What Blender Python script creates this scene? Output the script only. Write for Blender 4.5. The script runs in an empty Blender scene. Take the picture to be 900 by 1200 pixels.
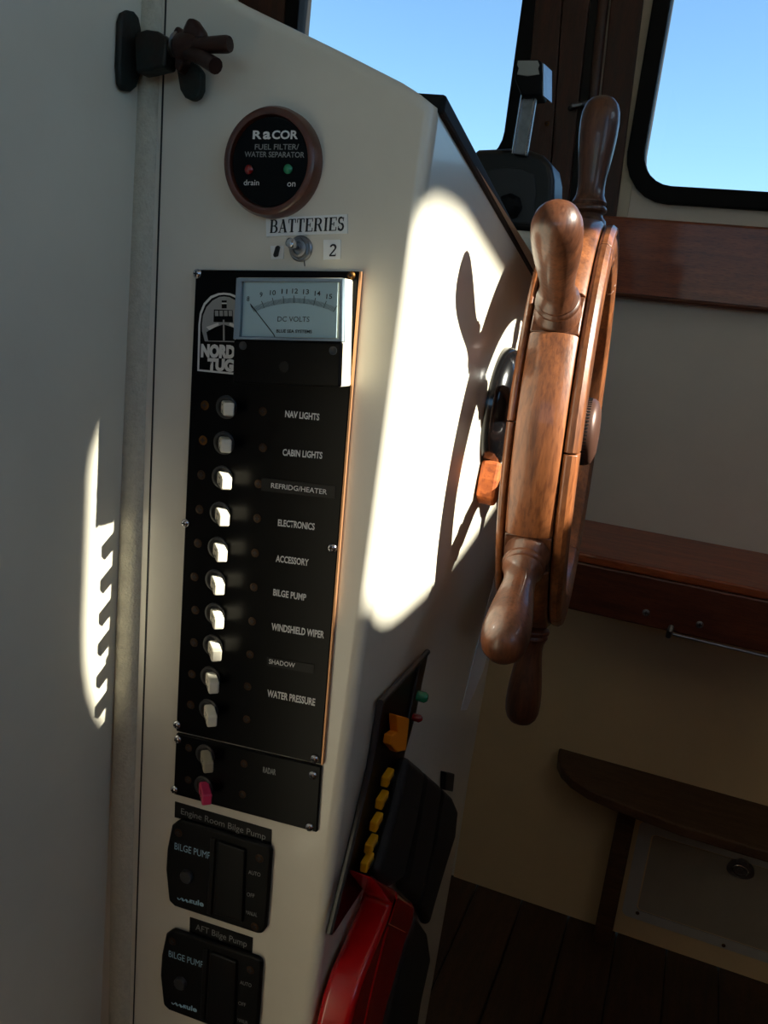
import bpy, bmesh, math, random
from mathutils import Vector, Matrix
random.seed(7)
sc = bpy.context.scene
COL = sc.collection
H = 1.1                                   # camera height above the wheelhouse floor

# ------------------------------------------------------------------ camera
MC = Matrix(((0.92700883, 0.18669896, -0.32526625),
             (0.35732348, -0.17626705, 0.91719674),
             (0.11390595, -0.96647474, -0.23011303)))   # columns: right, down, forward
cam = bpy.data.cameras.new('camera')
cam.sensor_fit = 'VERTICAL'; cam.sensor_height = 24; cam.lens = 20.0; cam.clip_start = 0.01
co = bpy.data.objects.new('camera', cam); COL.objects.link(co)
r, d, f = MC.col[0], MC.col[1], MC.col[2]
co.matrix_world = Matrix(((r[0], -d[0], -f[0], 0), (r[1], -d[1], -f[1], 0), (r[2], -d[2], -f[2], H), (0, 0, 0, 1)))
sc.camera = co
sc.view_settings.view_transform = 'Standard'; sc.view_settings.look = 'None'
sc.view_settings.gamma = 1; sc.view_settings.use_curve_mapping = False
sc.view_settings.exposure = 0.0
# ------------------------------------------------------------------ sky and sun
SUN = Vector((1, .045, .72)).normalized()
w = bpy.data.worlds.new('sky'); sc.world = w; w.use_nodes = True
nt = w.node_tree; bg = nt.nodes['Background']
st = nt.nodes.new('ShaderNodeTexSky'); st.sky_type = 'NISHITA'; st.sun_disc = False
st.sun_elevation = math.asin(SUN.z); st.sun_rotation = math.atan2(SUN.x, SUN.y)
st.air_density = 1.0; st.dust_density = 0.6; st.ozone_density = 1.6
tn = nt.nodes.new('ShaderNodeMix'); tn.data_type = 'RGBA'; tn.blend_type = 'MULTIPLY'; tn.inputs[0].default_value = 1
tn.inputs[7].default_value = (.68, .89, 1.0, 1); nt.links.new(st.outputs[0], tn.inputs[6])
nt.links.new(tn.outputs[2], bg.inputs[0]); bg.inputs[1].default_value = 0.27
sl = bpy.data.lights.new('sun', 'SUN'); sl.energy = 20.0; sl.angle = math.radians(.6); sl.color = (1, .93, .80)
so = bpy.data.objects.new('sun', sl); COL.objects.link(so); so.location = (3, 0, 4)
so.rotation_euler = SUN.to_track_quat('Z', 'Y').to_euler()

# ------------------------------------------------------------------ measuring: rays of the photograph met with real planes
O = Vector((0, 0, H))
def ray(x, y): return MC @ Vector((x - 450, y - 600, 1000))
def hit(x, y, P0, N):
    q = ray(x, y); return O + q * ((P0 - O).dot(N) / q.dot(N))
YF = .4185                                # console front face
def F(x, y, off=0): return hit(x, y, Vector((0, YF - off, 0)), Vector((0, 1, 0)))
YW = 1.515                                # forward wall
def W(x, y, off=0): return hit(x, y, Vector((0, YW - off, 0)), Vector((0, 1, 0)))
EA, EB = F(512, 122), F(380, 1090)
SD = Vector((-.0445, 1, 0)).normalized()
SN = SD.cross((EA - EB).normalized()).normalized()
if SN.x < 0: SN = -SN
def S(x, y, off=0): return hit(x, y, EA + SN * off, SN)
XL = -.315
def L(x, y, off=0): return hit(x, y, Vector((XL + off, 0, 0)), Vector((1, 0, 0)))
a5 = math.radians(5.2); a1 = math.radians(1.4)
U5 = Vector((math.cos(a5), 0, math.sin(a5))); V5 = Vector((math.sin(a1), 0, -math.cos(a1))); NF = Vector((0, -1, 0))

# ------------------------------------------------------------------ materials
def s2l(c): return tuple((v / 255 / 12.92 if v / 255 <= .04045 else ((v / 255 + .055) / 1.055) ** 2.4) for v in c) + (1,)
def mat(name, c, rough=.5, metal=0, var=0, scale=20, bump=0, coat=0, stretch=(1, 1, 1), c2=None, fine=0):
    m = bpy.data.materials.new(name); m.use_nodes = True; t = m.node_tree; b = t.nodes['Principled BSDF']
    b.inputs['Base Color'].default_value = s2l(c); b.inputs['Roughness'].default_value = rough
    b.inputs['Metallic'].default_value = metal; b.inputs['Coat Weight'].default_value = coat; b.inputs['Coat Roughness'].default_value = .08
    if var or bump or c2:
        tc = t.nodes.new('ShaderNodeTexCoord'); mp = t.nodes.new('ShaderNodeMapping'); mp.inputs['Scale'].default_value = stretch
        t.links.new(tc.outputs['Object'], mp.inputs[0])
        nz = t.nodes.new('ShaderNodeTexNoise'); nz.inputs['Scale'].default_value = scale; nz.inputs['Detail'].default_value = 6
        nz.inputs['Roughness'].default_value = .65
        t.links.new(mp.outputs[0], nz.inputs[0])
        rp = t.nodes.new('ShaderNodeValToRGB'); rp.color_ramp.elements[0].position = .3; rp.color_ramp.elements[1].position = .72
        k = 1 - var
        rp.color_ramp.elements[0].color = s2l(c2) if c2 else tuple(v * k for v in s2l(c)[:3]) + (1,)
        rp.color_ramp.elements[1].color = s2l(c)
        t.links.new(nz.outputs[0], rp.inputs[0]); t.links.new(rp.outputs[0], b.inputs['Base Color'])
        if bump:
            bp = t.nodes.new('ShaderNodeBump'); bp.inputs['Strength'].default_value = bump; bp.inputs['Distance'].default_value = .001
            n2 = t.nodes.new('ShaderNodeTexNoise'); n2.inputs['Scale'].default_value = fine or scale * 4; n2.inputs['Detail'].default_value = 4
            t.links.new(mp.outputs[0], n2.inputs[0]); t.links.new(n2.outputs[0], bp.inputs['Height']); t.links.new(bp.outputs[0], b.inputs['Normal'])
    return m
def wood(name, c, c2, rough=.35, scale=30, stretch=(6, 6, 1), coat=.3, bump=.25, tint=0):
    m = mat(name, c, rough, 0, 0, scale, bump, coat, stretch, c2, fine=scale * 6)
    t = m.node_tree; b = t.nodes['Principled BSDF']; src = b.inputs['Base Color'].links[0].from_socket
    mp = [n for n in t.nodes if n.type == 'MAPPING'][0]
    # fine pores
    wv = t.nodes.new('ShaderNodeTexNoise'); wv.inputs['Scale'].default_value = scale * 9; wv.inputs['Detail'].default_value = 3
    t.links.new(mp.outputs[0], wv.inputs[0])
    rr = t.nodes.new('ShaderNodeValToRGB'); rr.color_ramp.elements[0].position = .36; rr.color_ramp.elements[1].position = .52
    rr.color_ramp.elements[0].color = (.62, .55, .5, 1); rr.color_ramp.elements[1].color = (1, 1, 1, 1)
    t.links.new(wv.outputs[0], rr.inputs[0])
    mx = t.nodes.new('ShaderNodeMix'); mx.data_type = 'RGBA'; mx.blend_type = 'MULTIPLY'; mx.inputs[0].default_value = .8
    t.links.new(src, mx.inputs[6]); t.links.new(rr.outputs[0], mx.inputs[7]); out = mx.outputs[2]
    if tint:
        oi = t.nodes.new('ShaderNodeObjectInfo'); hs = t.nodes.new('ShaderNodeHueSaturation')
        mr = t.nodes.new('ShaderNodeMapRange'); mr.inputs[3].default_value = 1 - tint; mr.inputs[4].default_value = 1 + tint
        t.links.new(oi.outputs['Random'], mr.inputs[0]); t.links.new(mr.outputs[0], hs.inputs['Value'])
        t.links.new(out, hs.inputs['Color']); out = hs.outputs[0]
    t.links.new(out, b.inputs['Base Color'])
    return m
GEL = mat('aged_gelcoat', (214, 208, 192), .3, var=.10, scale=9, coat=.25)
GELW = mat('bulkhead_gelcoat', (216, 210, 192), .34, var=.10, scale=7, coat=.2)
WALL = mat('cabin_wall_liner', (226, 218, 206), .5, var=.08, scale=8)
WALLO = mat('tan_lower_liner', (226, 200, 156), .5, var=.08, scale=8)
WALLT = mat('window_surround', (206, 196, 176), .6, var=.25, scale=14, stretch=(1, 1, .3))
TAPE = mat('woven_edge_tape', (196, 190, 170), .8, var=.2, scale=300, bump=.8, fine=700)
BLK = mat('black_phenolic', (3, 3, 4), .3)
BLK.node_tree.nodes['Principled BSDF'].inputs['Specular IOR Level'].default_value = .12
BLKM = mat('matt_black', (7, 7, 8), .6, bump=.2, scale=80)
RUB = mat('black_rubber', (5, 5, 6), .7)
GREYP = mat('dark_grey_plastic', (40, 41, 43), .45)
RKR = mat('rocker_plastic', (9, 9, 10), .4)
WHT = mat('white_print', (215, 215, 212), .6)
DIM = mat('worn_print', (130, 132, 130), .6)
PALEB = mat('pale_print', (150, 190, 210), .6)
CREAM = mat('cream_plastic', (226, 218, 196), .4, var=.1, scale=120)
CREAMD = mat('dirty_cream_plastic', (150, 140, 118), .5)
PINK = mat('pink_plastic', (190, 50, 90), .4)
DIAL = mat('dial_card', (206, 224, 230), .6)  # white card; the sky's blue reflection is put into its colour
INK = mat('black_ink', (14, 16, 20), .6)
CHR = mat('chrome', (200, 200, 205), .18, 1)
CHRW = mat('worn_chrome', (150, 152, 156), .35, 1, var=.4, scale=60)
BRS = mat('tarnished_brass', (110, 76, 40), .5, 1, var=.5, scale=200)
BRZ = mat('corroded_bronze', (46, 30, 22), .6, .55, scale=60, bump=.6, c2=(26, 44, 42))
BRZR = mat('brown_bronze', (58, 32, 24), .5, .5, scale=50, bump=.4, c2=(40, 22, 18))
RUST = mat('varnished_bezel', (96, 46, 26), .35, coat=.4, scale=60, c2=(62, 26, 14))
LBL = mat('white_label_tape', (222, 224, 222), .5)
LBLB = mat('blue_black_label', (2, 3, 6), .4)
for m_ in (RKR, LBLB, RUB): m_.node_tree.nodes['Principled BSDF'].inputs['Specular IOR Level'].default_value = .25
REDL = mat('dark_red_lens', (120, 10, 14), .2, coat=.5)
GRNL = mat('green_lens', (30, 130, 90), .2, coat=.5)
RED = mat('red_plastic', (170, 8, 16), .25, coat=.6)
YEL = mat('yellow_plastic', (222, 160, 10), .45)
YELO = mat('orange_plastic', (232, 130, 6), .45)
VIN = mat('black_vinyl', (10, 10, 11), .65, bump=.4, scale=120)
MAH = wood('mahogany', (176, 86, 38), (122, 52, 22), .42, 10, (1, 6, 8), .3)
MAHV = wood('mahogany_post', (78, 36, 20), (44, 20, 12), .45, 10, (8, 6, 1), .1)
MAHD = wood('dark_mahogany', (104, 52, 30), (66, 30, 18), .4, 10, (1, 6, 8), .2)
TEAKD = wood('oiled_dark_teak', (104, 76, 52), (66, 46, 32), .55, 14, (1, 6, 8), 0)
FLR = wood('floor_teak', (80, 56, 38), (50, 34, 24), .5, 10, (8, 1, 8), .1, tint=.15)
WHL = wood('wheel_teak', (152, 90, 48), (70, 36, 18), .46, 9, (6, 6, .8), .4, tint=.15)
WHL2 = wood('wheel_handle_wood', (116, 68, 42), (52, 28, 17), .42, 11, (5, 5, .8), .35, tint=.12)
WHD = wood('wheel_dark_wood', (84, 44, 28), (48, 24, 16), .4, 20, (3, 3, 1), .3)
RAW = wood('raw_orange_wood', (214, 112, 44), (120, 50, 18), .7, 30, (1, 1, 1), 0)
SEA = mat('bounce_grey', (150, 146, 138), .8)  # pale grey of the added outdoor reflector plane
TEAKW = wood('teak_panelling', (116, 70, 42), (84, 48, 28), .4, 5, (6, 6, 1), .2)  # dark wood put on unseen walls to cut bounced light
def glassmat(name, tint=(1, 1, 1), refl=.06):
    m = bpy.data.materials.new(name); m.use_nodes = True; t = m.node_tree; t.nodes.clear()
    o = t.nodes.new('ShaderNodeOutputMaterial'); tr = t.nodes.new('ShaderNodeBsdfTransparent'); gl = t.nodes.new('ShaderNodeBsdfGlossy')
    tr.inputs[0].default_value = tint + (1,); gl.inputs['Roughness'].default_value = .02
    mx = t.nodes.new('ShaderNodeMixShader'); lw = t.nodes.new('ShaderNodeFresnel'); lw.inputs[0].default_value = 1.3
    t.links.new(lw.outputs[0], mx.inputs[0]); t.links.new(tr.outputs[0], mx.inputs[1]); t.links.new(gl.outputs[0], mx.inputs[2]); t.links.new(mx.outputs[0], o.inputs[0])
    return m
GLS = glassmat('window_glass', (.96, .98, .98))
LENS = glassmat('clear_acrylic', (.93, .97, .98))

# ------------------------------------------------------------------ mesh helpers
class MB:
    def __init__(s): s.v = []; s.f = []; s.sm = []
    def add(s, vs, fs, smooth=False):
        n = len(s.v); s.v += [Vector(v) for v in vs]; s.f += [tuple(i + n for i in q) for q in fs]; s.sm += [smooth] * len(fs); return s
    def prism(s, pts, ext):               # polygon pts pushed along ext
        n = len(pts); ext = Vector(ext)
        vs = [Vector(p) for p in pts] + [Vector(p) + ext for p in pts]
        s.add(vs, [tuple(range(n))[::-1], tuple(range(n, 2 * n))] + [(i, (i + 1) % n, n + (i + 1) % n, n + i) for i in range(n)]); return s
    def box(s, c, hx, hy, hz, X=(1, 0, 0), Y=(0, 1, 0), Z=(0, 0, 1)):
        c, X, Y, Z = Vector(c), Vector(X) * hx, Vector(Y) * hy, Vector(Z) * hz
        return s.prism([c - X - Y - Z, c + X - Y - Z, c + X - Y + Z, c - X - Y + Z], Y * 2)
    def lathe(s, c, ax, prof, seg=24, a0=0, a1=360, smooth=True, ref=None):
        c, ax = Vector(c), Vector(ax).normalized()
        u = Vector(ref) if ref else (Vector((0, 0, 1)) if abs(ax.z) < .9 else Vector((1, 0, 0)))
        u = (u - ax * u.dot(ax)).normalized(); v = ax.cross(u)
        full = abs(a1 - a0 - 360) < 1e-6; n = seg if full else seg + 1
        vs = []
        for i in range(n):
            t = math.radians(a0 + (a1 - a0) * i / seg); dd = u * math.cos(t) + v * math.sin(t)
            vs += [c + ax * h + dd * rr for h, rr in prof]
        k = len(prof); fs = []
        for i in range(seg):
            j = (i + 1) % n
            for q in range(k - 1): fs.append((i * k + q, j * k + q, j * k + q + 1, i * k + q + 1))
        s.add(vs, fs, smooth)
        if full:
            for q in (0, k - 1):
                if prof[q][1] > 1e-6: s.add([vs[i * k + q] for i in range(n)], [tuple(range(n)) if q else tuple(range(n))[::-1]])
        else:
            for i in (0, n - 1): s.add(vs[i * k:(i + 1) * k], [tuple(range(k))])
        return s
    def tube(s, pts, rr, seg=10):
        pts = [Vector(p) for p in pts]; rs = rr if isinstance(rr, (list, tuple)) else [rr] * len(pts)
        vs = []; u = None
        for i, p in enumerate(pts):
            tg = (pts[min(i + 1, len(pts) - 1)] - pts[max(i - 1, 0)]).normalized()
            if u is None: u = tg.orthogonal().normalized()
            u = (u - tg * u.dot(tg)).normalized(); v = tg.cross(u)
            vs += [p + (u * math.cos(2 * math.pi * k / seg) + v * math.sin(2 * math.pi * k / seg)) * rs[i] for k in range(seg)]
        n = len(pts); fs = [(i * seg + k, i * seg + (k + 1) % seg, (i + 1) * seg + (k + 1) % seg, (i + 1) * seg + k) for i in range(n - 1) for k in range(seg)]
        s.add(vs, fs, True); s.add(vs[:seg], [tuple(range(seg))[::-1]]); s.add(vs[-seg:], [tuple(range(seg))]); return s
    def mesh(s, name, m, off):
        me = bpy.data.meshes.new(name); me.from_pydata([v - off for v in s.v], [], s.f)
        me.polygons.foreach_set('use_smooth', s.sm)
        bm = bmesh.new(); bm.from_mesh(me); bmesh.ops.remove_doubles(bm, verts=bm.verts, dist=1e-7)
        bmesh.ops.recalc_face_normals(bm, faces=bm.faces); bm.to_mesh(me); bm.free()
        if any(s.sm): me.set_sharp_from_angle(angle=math.radians(38))
        me.materials.append(m); return me
def wloc(o): return Vector(o['_w'])
def link(name, me, w0, parent):
    o = bpy.data.objects.new(name, me); COL.objects.link(o)
    if parent is not None: o.parent = parent; o.location = Vector(w0) - wloc(parent)
    else: o.location = w0
    o['_w'] = tuple(w0); return o
def obj(name, mb, m, parent=None, bevel=0, segs=2, loc=None, label=None):
    if loc is None:
        loc = wloc(parent) if parent is not None else sum(mb.v, Vector()) / len(mb.v)
    o = link(name, mb.mesh(name, m, Vector(loc)), loc, parent)
    if bevel:
        b = o.modifiers.new('bevel', 'BEVEL'); b.width = bevel; b.segments = segs; b.limit_method = 'ANGLE'; b.angle_limit = math.radians(40); b.use_clamp_overlap = True
    if bevel and segs >= 3:
        for p in o.data.polygons: p.use_smooth = True
        q_ = o.modifiers.new('normals', 'WEIGHTED_NORMAL')
    if label: o['label'] = label
    return o
def thing(name, loc, label, cat, group=None):
    o = link(name, None, loc, None); o.empty_display_size = .02; return tag(o, label, cat, group)
def tag(o, label, cat, group=None):
    o['label'] = label; o['category'] = cat
    if group: o['group'] = group
    return o
def struct(o): o['kind'] = 'structure'; return o
def fslab(px, o0, o1, M=F):               # outline of the photograph on plane at offset o1, with real depth down to o0
    pts = [M(x, y, o1) for x, y in px]; n = NF if M in (F, W) else SN if M is S else Vector((1, 0, 0))
    return MB().prism(pts, n * (o0 - o1))
def rot_copy_part(src, parent, delta): pass

# text: font outlines laid flat on a surface
def text(s, p0, right, up, hgt, m, parent, width=None, bold=.0, name='lettering', mid=False, loc=None):
    cu = bpy.data.curves.new('t', 'FONT'); cu.body = s; cu.size = 1; cu.resolution_u = 3; cu.offset = bold
    to = bpy.data.objects.new('t', cu); COL.objects.link(to)
    dg = bpy.context.evaluated_depsgraph_get(); me = bpy.data.meshes.new_from_object(to.evaluated_get(dg))
    bpy.data.objects.remove(to); bpy.data.curves.remove(cu)
    xs = [v.co.x for v in me.vertices]; x0, x1 = min(xs), max(xs); cap = .70
    sy = hgt / cap; sx = (width / (x1 - x0)) if width else sy
    right = Vector(right).normalized(); up = Vector(up).normalized(); p0 = Vector(p0)
    if mid: p0 = p0 - right * (x1 - x0) * sx / 2
    b = wloc(parent)
    for v in me.vertices: v.co = p0 + right * ((v.co.x - x0) * sx) + up * (v.co.y * sy) - b
    me.name = name; me.materials.clear(); me.materials.append(m)
    return link(name, me, b, parent)
def ptext(s, a, b, hpx, m, parent, off, M=F, bold=.012, name='lettering'):
    A, B = M(*a, off), M(*b, off); up = M(a[0], a[1] - hpx, off) - A
    return text(s, A, B - A, -V5 if M is F else up, up.length, m, parent, (B - A).length, bold, name)
def screw(parent, c, nrm, rr, m, name='screw', dome=.45, slot=True, up=Vector((0, 0, 1))):
    mb = MB().lathe(c, nrm, [(0, rr), (rr * dome * .4, rr * .98), (rr * dome * .8, rr * .75), (rr * dome, rr * .35), (rr * dome, 0)], 14)
    o = obj(name, mb, m, parent)
    if slot:
        n = Vector(nrm).normalized(); s1 = n.cross(up).normalized(); s2 = n.cross(s1)
        k = MB()
        for a in (s1, s2):
            bb = n.cross(a); k.box(Vector(c) + n * (rr * dome + .00003), rr * .55, .00005, rr * .15, a, n, bb)
        obj('cross_slot', k, INK, o)
    return o
def rrect(cx, cy, w2, h2, rad, n=6):
    out = []
    for (sx, sy, a0) in ((1, 1, 0), (-1, 1, 90), (-1, -1, 180), (1, -1, 270)):
        for i in range(n + 1):
            a = math.radians(a0 + 90 * i / n); out.append((cx + sx * (w2 - rad) + rad * math.cos(a), cy + sy * (h2 - rad) + rad * math.sin(a)))
    return out
def plate(name, loops, thick, o, X, Y, Z, m, parent=None):
    """flat plate with holes: loops[0] outline, the rest holes, in (X,Y) coordinates from o, thickness along Z"""
    cu = bpy.data.curves.new(name, 'CURVE'); cu.dimensions = '2D'; cu.fill_mode = 'BOTH'; cu.extrude = thick / 2
    for lp in loops:
        sp = cu.splines.new('POLY'); sp.points.add(len(lp) - 1); sp.use_cyclic_u = True
        for p, q in zip(sp.points, lp): p.co = (q[0], q[1], 0, 1)
    to = bpy.data.objects.new('t', cu); COL.objects.link(to)
    dg = bpy.context.evaluated_depsgraph_get(); me = bpy.data.meshes.new_from_object(to.evaluated_get(dg))
    bpy.data.objects.remove(to); bpy.data.curves.remove(cu)
    X, Y, Z, o = Vector(X), Vector(Y), Vector(Z), Vector(o)
    cs = [o + X * v.co.x + Y * v.co.y + Z * (v.co.z + thick / 2) for v in me.vertices]
    loc = wloc(parent) if parent is not None else Vector((sum(c.x for c in cs) / len(cs), sum(c.y for c in cs) / len(cs), min(c.z for c in cs)))
    for v, c in zip(me.vertices, cs): v.co = c - loc
    bm = bmesh.new(); bm.from_mesh(me); bmesh.ops.remove_doubles(bm, verts=bm.verts, dist=1e-6); bmesh.ops.recalc_face_normals(bm, faces=bm.faces); bm.to_mesh(me); bm.free()
    me.materials.clear(); me.materials.append(m); me.name = name
    for p in me.polygons: p.use_smooth = False
    return link(name, me, loc, parent)

# ================================================================== SETTING
XP, XS, YA, ZC = -.98, .90, -1.30, 1.98       # port, starboard, aft wall, ceiling
fl = struct(obj('floor', MB().prism([(XP, YA, -.04), (XS, YA, -.04), (XS, YW + .03, -.04), (XP, YW + .03, -.04)], (0, 0, .034)), BLKM, loc=(0, 0, 0)))
y = YA; x = XP
k = 0
while x < XS:                                 # teak planks, narrow dark caulked joints, bevelled
    wpl = .092
    obj('plank', MB().prism([(x + .0015, YA, -.006), (min(x + wpl, XS) - .0015, YA, -.006), (min(x + wpl, XS) - .0015, YW, -.006), (x + .0015, YW, -.006)], (0, 0, .006)), FLR, fl, bevel=.001, segs=1)
    x += wpl
struct(obj('ceiling', MB().prism([(XP - .03, YA - .03, ZC), (XS + .03, YA - .03, ZC), (XS + .03, YW + .03, ZC), (XP - .03, YW + .03, ZC)], (0, 0, .03)), WALL, loc=(0, 0, ZC)))
# windows of the forward wall, measured on it
p1l, p1r = W(350, 60), W(606, 60)
w2i = W(777, 60)
zb = W(830, 222).z
w1 = [(p1l.x, p1r.x), (zb + .02, 1.86)]; w2 = [(w2i.x, .62), (zb, 1.86)]
def win_loop(wn, grow, rad): 
    (xa, xb), (za, zt) = wn; return rrect((xa + xb) / 2, (za + zt) / 2, (xb - xa) / 2 + grow, (zt - za) / 2 + grow, rad)
G = .027
struct(plate('wall_forward', [[(XP, 0), (XS, 0), (XS, ZC), (XP, ZC)], win_loop(w1, G, .075), win_loop(w2, G, .075)], .03, (0, YW, 0), (1, 0, 0), (0, 0, 1), (0, 1, 0), WALL))
for nm, wn in (('window_1', w1), ('window_2', w2)):
    wi = struct(plate(nm, [win_loop(wn, G, .075), win_loop(wn, 0, .05)], .050, (0, YW - .014, 0), (1, 0, 0), (0, 0, 1), (0, 1, 0), RUB))
    (xa, xb), (za, zt) = wn
    b = wi.modifiers.new('bevel', 'BEVEL'); b.width = .004; b.segments = 2; b.limit_method = 'ANGLE'; b.angle_limit = math.radians(60)
    plate('pane', [win_loop(wn, .003, .05)], .004, (0, YW + .004, 0), (1, 0, 0), (0, 0, 1), (0, 1, 0), GLS, wi)
# starboard wall: the small oval-cornered window that lets the sun in, and an unseen long window further aft, added for fill light
SW0 = .443
aft = [(-1.05, .16), (H + .26, H + .84)]
def yz(lo): return lo
def rounded(pts, rad, n=8):               # polygon with rounded corners
    out = []; m_ = len(pts)
    for i in range(m_):
        a, b, c = (Vector((*pts[(i + j) % m_], 0)) for j in (-1, 0, 1)); r_ = rad[i] if isinstance(rad, list) else rad
        p, q = b + (a - b).normalized() * r_, b + (c - b).normalized() * r_
        out += [tuple((p * (1 - t) ** 2 + b * 2 * t * (1 - t) + q * t * t)[:2]) for t in [k / n for k in range(n + 1)]]
    return out
SWP = [(SW0, H + .565), (.67, H + .562), (1.02, H + .625), (1.02, H + .765)]
SWP = SWP[:4] + [(.54, H + .830), (SW0, H + .822)]
sw = rounded(SWP, [.10, .10, .05, .05, .03, .055]); swc = Vector((.78, H + .7))
swb = [tuple(swc + (Vector(p) - swc) * 1.0 + (Vector(p) - swc).normalized() * .022) for p in sw]
aw = rrect((aft[0][0] + aft[0][1]) / 2, (aft[1][0] + aft[1][1]) / 2, (aft[0][1] - aft[0][0]) / 2, (aft[1][1] - aft[1][0]) / 2, .06)
struct(plate('wall_starboard', [[(YA, 0), (YW, 0), (YW, ZC), (YA, ZC)], sw, aw], .02, (XS, 0, 0), (0, 1, 0), (0, 0, 1), (1, 0, 0), TEAKW))
for nm, lp, big in (('window_3', sw, swb),
                    ('window_4', aw, rrect((aft[0][0] + aft[0][1]) / 2, (aft[1][0] + aft[1][1]) / 2, (aft[0][1] - aft[0][0]) / 2 + .02, (aft[1][1] - aft[1][0]) / 2 + .02, .08))):
    wi = struct(plate(nm, [big, lp], .012, (XS - .012, 0, 0), (0, 1, 0), (0, 0, 1), (1, 0, 0), RUB))
    plate('pane', [[(a * 1.0, b_) for a, b_ in lp]], .004, (XS + .006, 0, 0), (0, 1, 0), (0, 0, 1), (1, 0, 0), GLS, wi)
# aft wall with an unseen opening added to let in fill light, port walls
struct(plate('wall_aft', [[(XP, 0), (XS, 0), (XS, ZC), (XP, ZC)], [(-.26, H + .12), (.80, H + .12), (.80, H + .60), (-.26, H + .60)]], .03, (0, YA - .03, 0), (1, 0, 0), (0, 0, 1), (0, 1, 0), TEAKW))
struct(obj('wall_port', MB().prism([(XP - .02, YF, 0), (XP - .02, YW, 0), (XP - .02, YW, ZC), (XP - .02, YF, ZC)], (.02, 0, 0)), WALL))
bl = obj('wall_left', MB().prism([(XL - .02, -.35, 0), (XL - .02, YF, 0), (XL - .02, YF, ZC), (XL - .02, -.35, ZC)], (.02, 0, 0)), GELW); struct(bl)
struct(obj('wall_left_aft', MB().prism([(XL - .02, YA, 0), (XL - .02, -.35, 0), (XL - .02, -.35, ZC), (XL - .02, YA, ZC)], (.02, 0, 0)), TEAKW))
struct(obj('wall_behind_console', MB().prism([(XP, YF + .03, 0), (XL - .02, YF + .03, 0), (XL - .02, YF + .03, ZC), (XP, YF + .03, ZC)], (0, -.02, 0)), WALL))
struct(obj('wall_light_blocker', MB().prism([(XL, -.30, 0), (XS, -.30, 0), (XS, -.30, H + .06), (XL, -.30, H + .06)], (0, .03, 0)), TEAKW))  # unseen partition, added to keep aft window light off the lower walls
trm = struct(obj('trim_2', MB().prism([(XL + .02, YW - .003, 0), (XS, YW - .003, 0), (XS, YW - .003, H - .36), (XL + .02, YW - .003, H - .36)], (0, .003, 0)), WALLO))
struct(obj('trim_3', MB().prism([(w1[0][0] - G - .10, YW - .012, H + .1), (w1[0][0] - G - .001, YW - .012, H + .1), (w1[0][0] - G - .001, YW - .012, ZC), (w1[0][0] - G - .10, YW - .012, ZC)], (0, .012, 0)), MAHV, bevel=.003))
# woven edge tape down the corner
tp = MB(); n = 40
lft = [F(169, 0), F(150, 480), F(137, 925), F(133, 1200)]; rgt = [F(191, 0), F(171, 480), F(158, 925), F(152, 1200)]
def chain(lst, z):
    for a, b in zip(lst, lst[1:]):
        if z >= b.z or b is lst[-1]:
            t = (z - a.z) / (b.z - a.z); return a.x + (b.x - a.x) * t
zs = [1.36 - i * (1.36 - .3) / n for i in range(n + 1)]
vs = []; K = 8
for z in zs:
    xa = chain(lft, z) - .004; xb = chain(rgt, z)
    for j in range(K + 1):
        t = j / K; vs.append((xa + (xb - xa) * t, YF - .0042 * math.sin(math.pi * min(1, max(0, t))) ** .45 - .0002, z))
tp.add(vs, [(i * (K + 1) + j, i * (K + 1) + j + 1, (i + 1) * (K + 1) + j + 1, (i + 1) * (K + 1) + j) for i in range(n) for j in range(K)], True)
struct(obj('trim_1', tp, TAPE))
obj('joint_gap', MB().prism([(chain(rgt, 1.35), YF - .0004, 1.35), (chain(rgt, 1.35) + .0009, YF - .0004, 1.35), (chain(rgt, .3) + .0009, YF - .0004, .3), (chain(rgt, .3), YF - .0004, .3)], (0, .0006, 0)), INK, bpy.data.objects['trim_1'])

# post between the windscreens
po = MB().box((W(660, 100).x, YW - .012, 1.5), abs(W(700, 100).x - W(628, 100).x) / 2, .012, .47)
pst = thing('window_post', (W(670, 100).x, YW, H + .18), 'broad brown mahogany post boards between the left windscreen and the rounded right window', 'post')
def strip(pxa, pxb, y0, y1, o1, m, nm, bev=.002, M=W):
    return obj(nm, MB().prism([M(pxa[0], y0, o1), M(pxb[0], y0, o1), M(pxb[1], y1, o1), M(pxa[1], y1, o1)], Vector((0, o1, 0))), m, pst, bevel=bev)
strip((634, 600), (664, 636), -80, 330, .016, MAHV, 'board'); strip((665, 637), (699, 656), -80, 330, .018, MAHV, 'board')
strip((700, 657), (711, 668), -80, 330, .006, BLKM, 'recess_strip', 0)
obj('corner_rod', MB().tube([W(716, -80, .016), W(673, 330, .016)], .0085, 12), WHD, pst)
strip((724, 682), (764, 712), -80, 330, .012, MAHV, 'board')
hk = MB().tube([W(668, 127, .02), W(672, 124, .03), W(681, 122, .03), W(690, 121, .02)], [.004, .0045, .004, .005], 8)
obj('hook', hk, CHRW, pst); screw(pst, W(641, 145, .0163), NF, .004, BRS)
obj('surround', MB().prism([W(760, -60, .003), W(784, -60, .003), W(735, 255, .003), W(712, 255, .003)], (0, .003, 0)), WALLT, pst)
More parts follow.
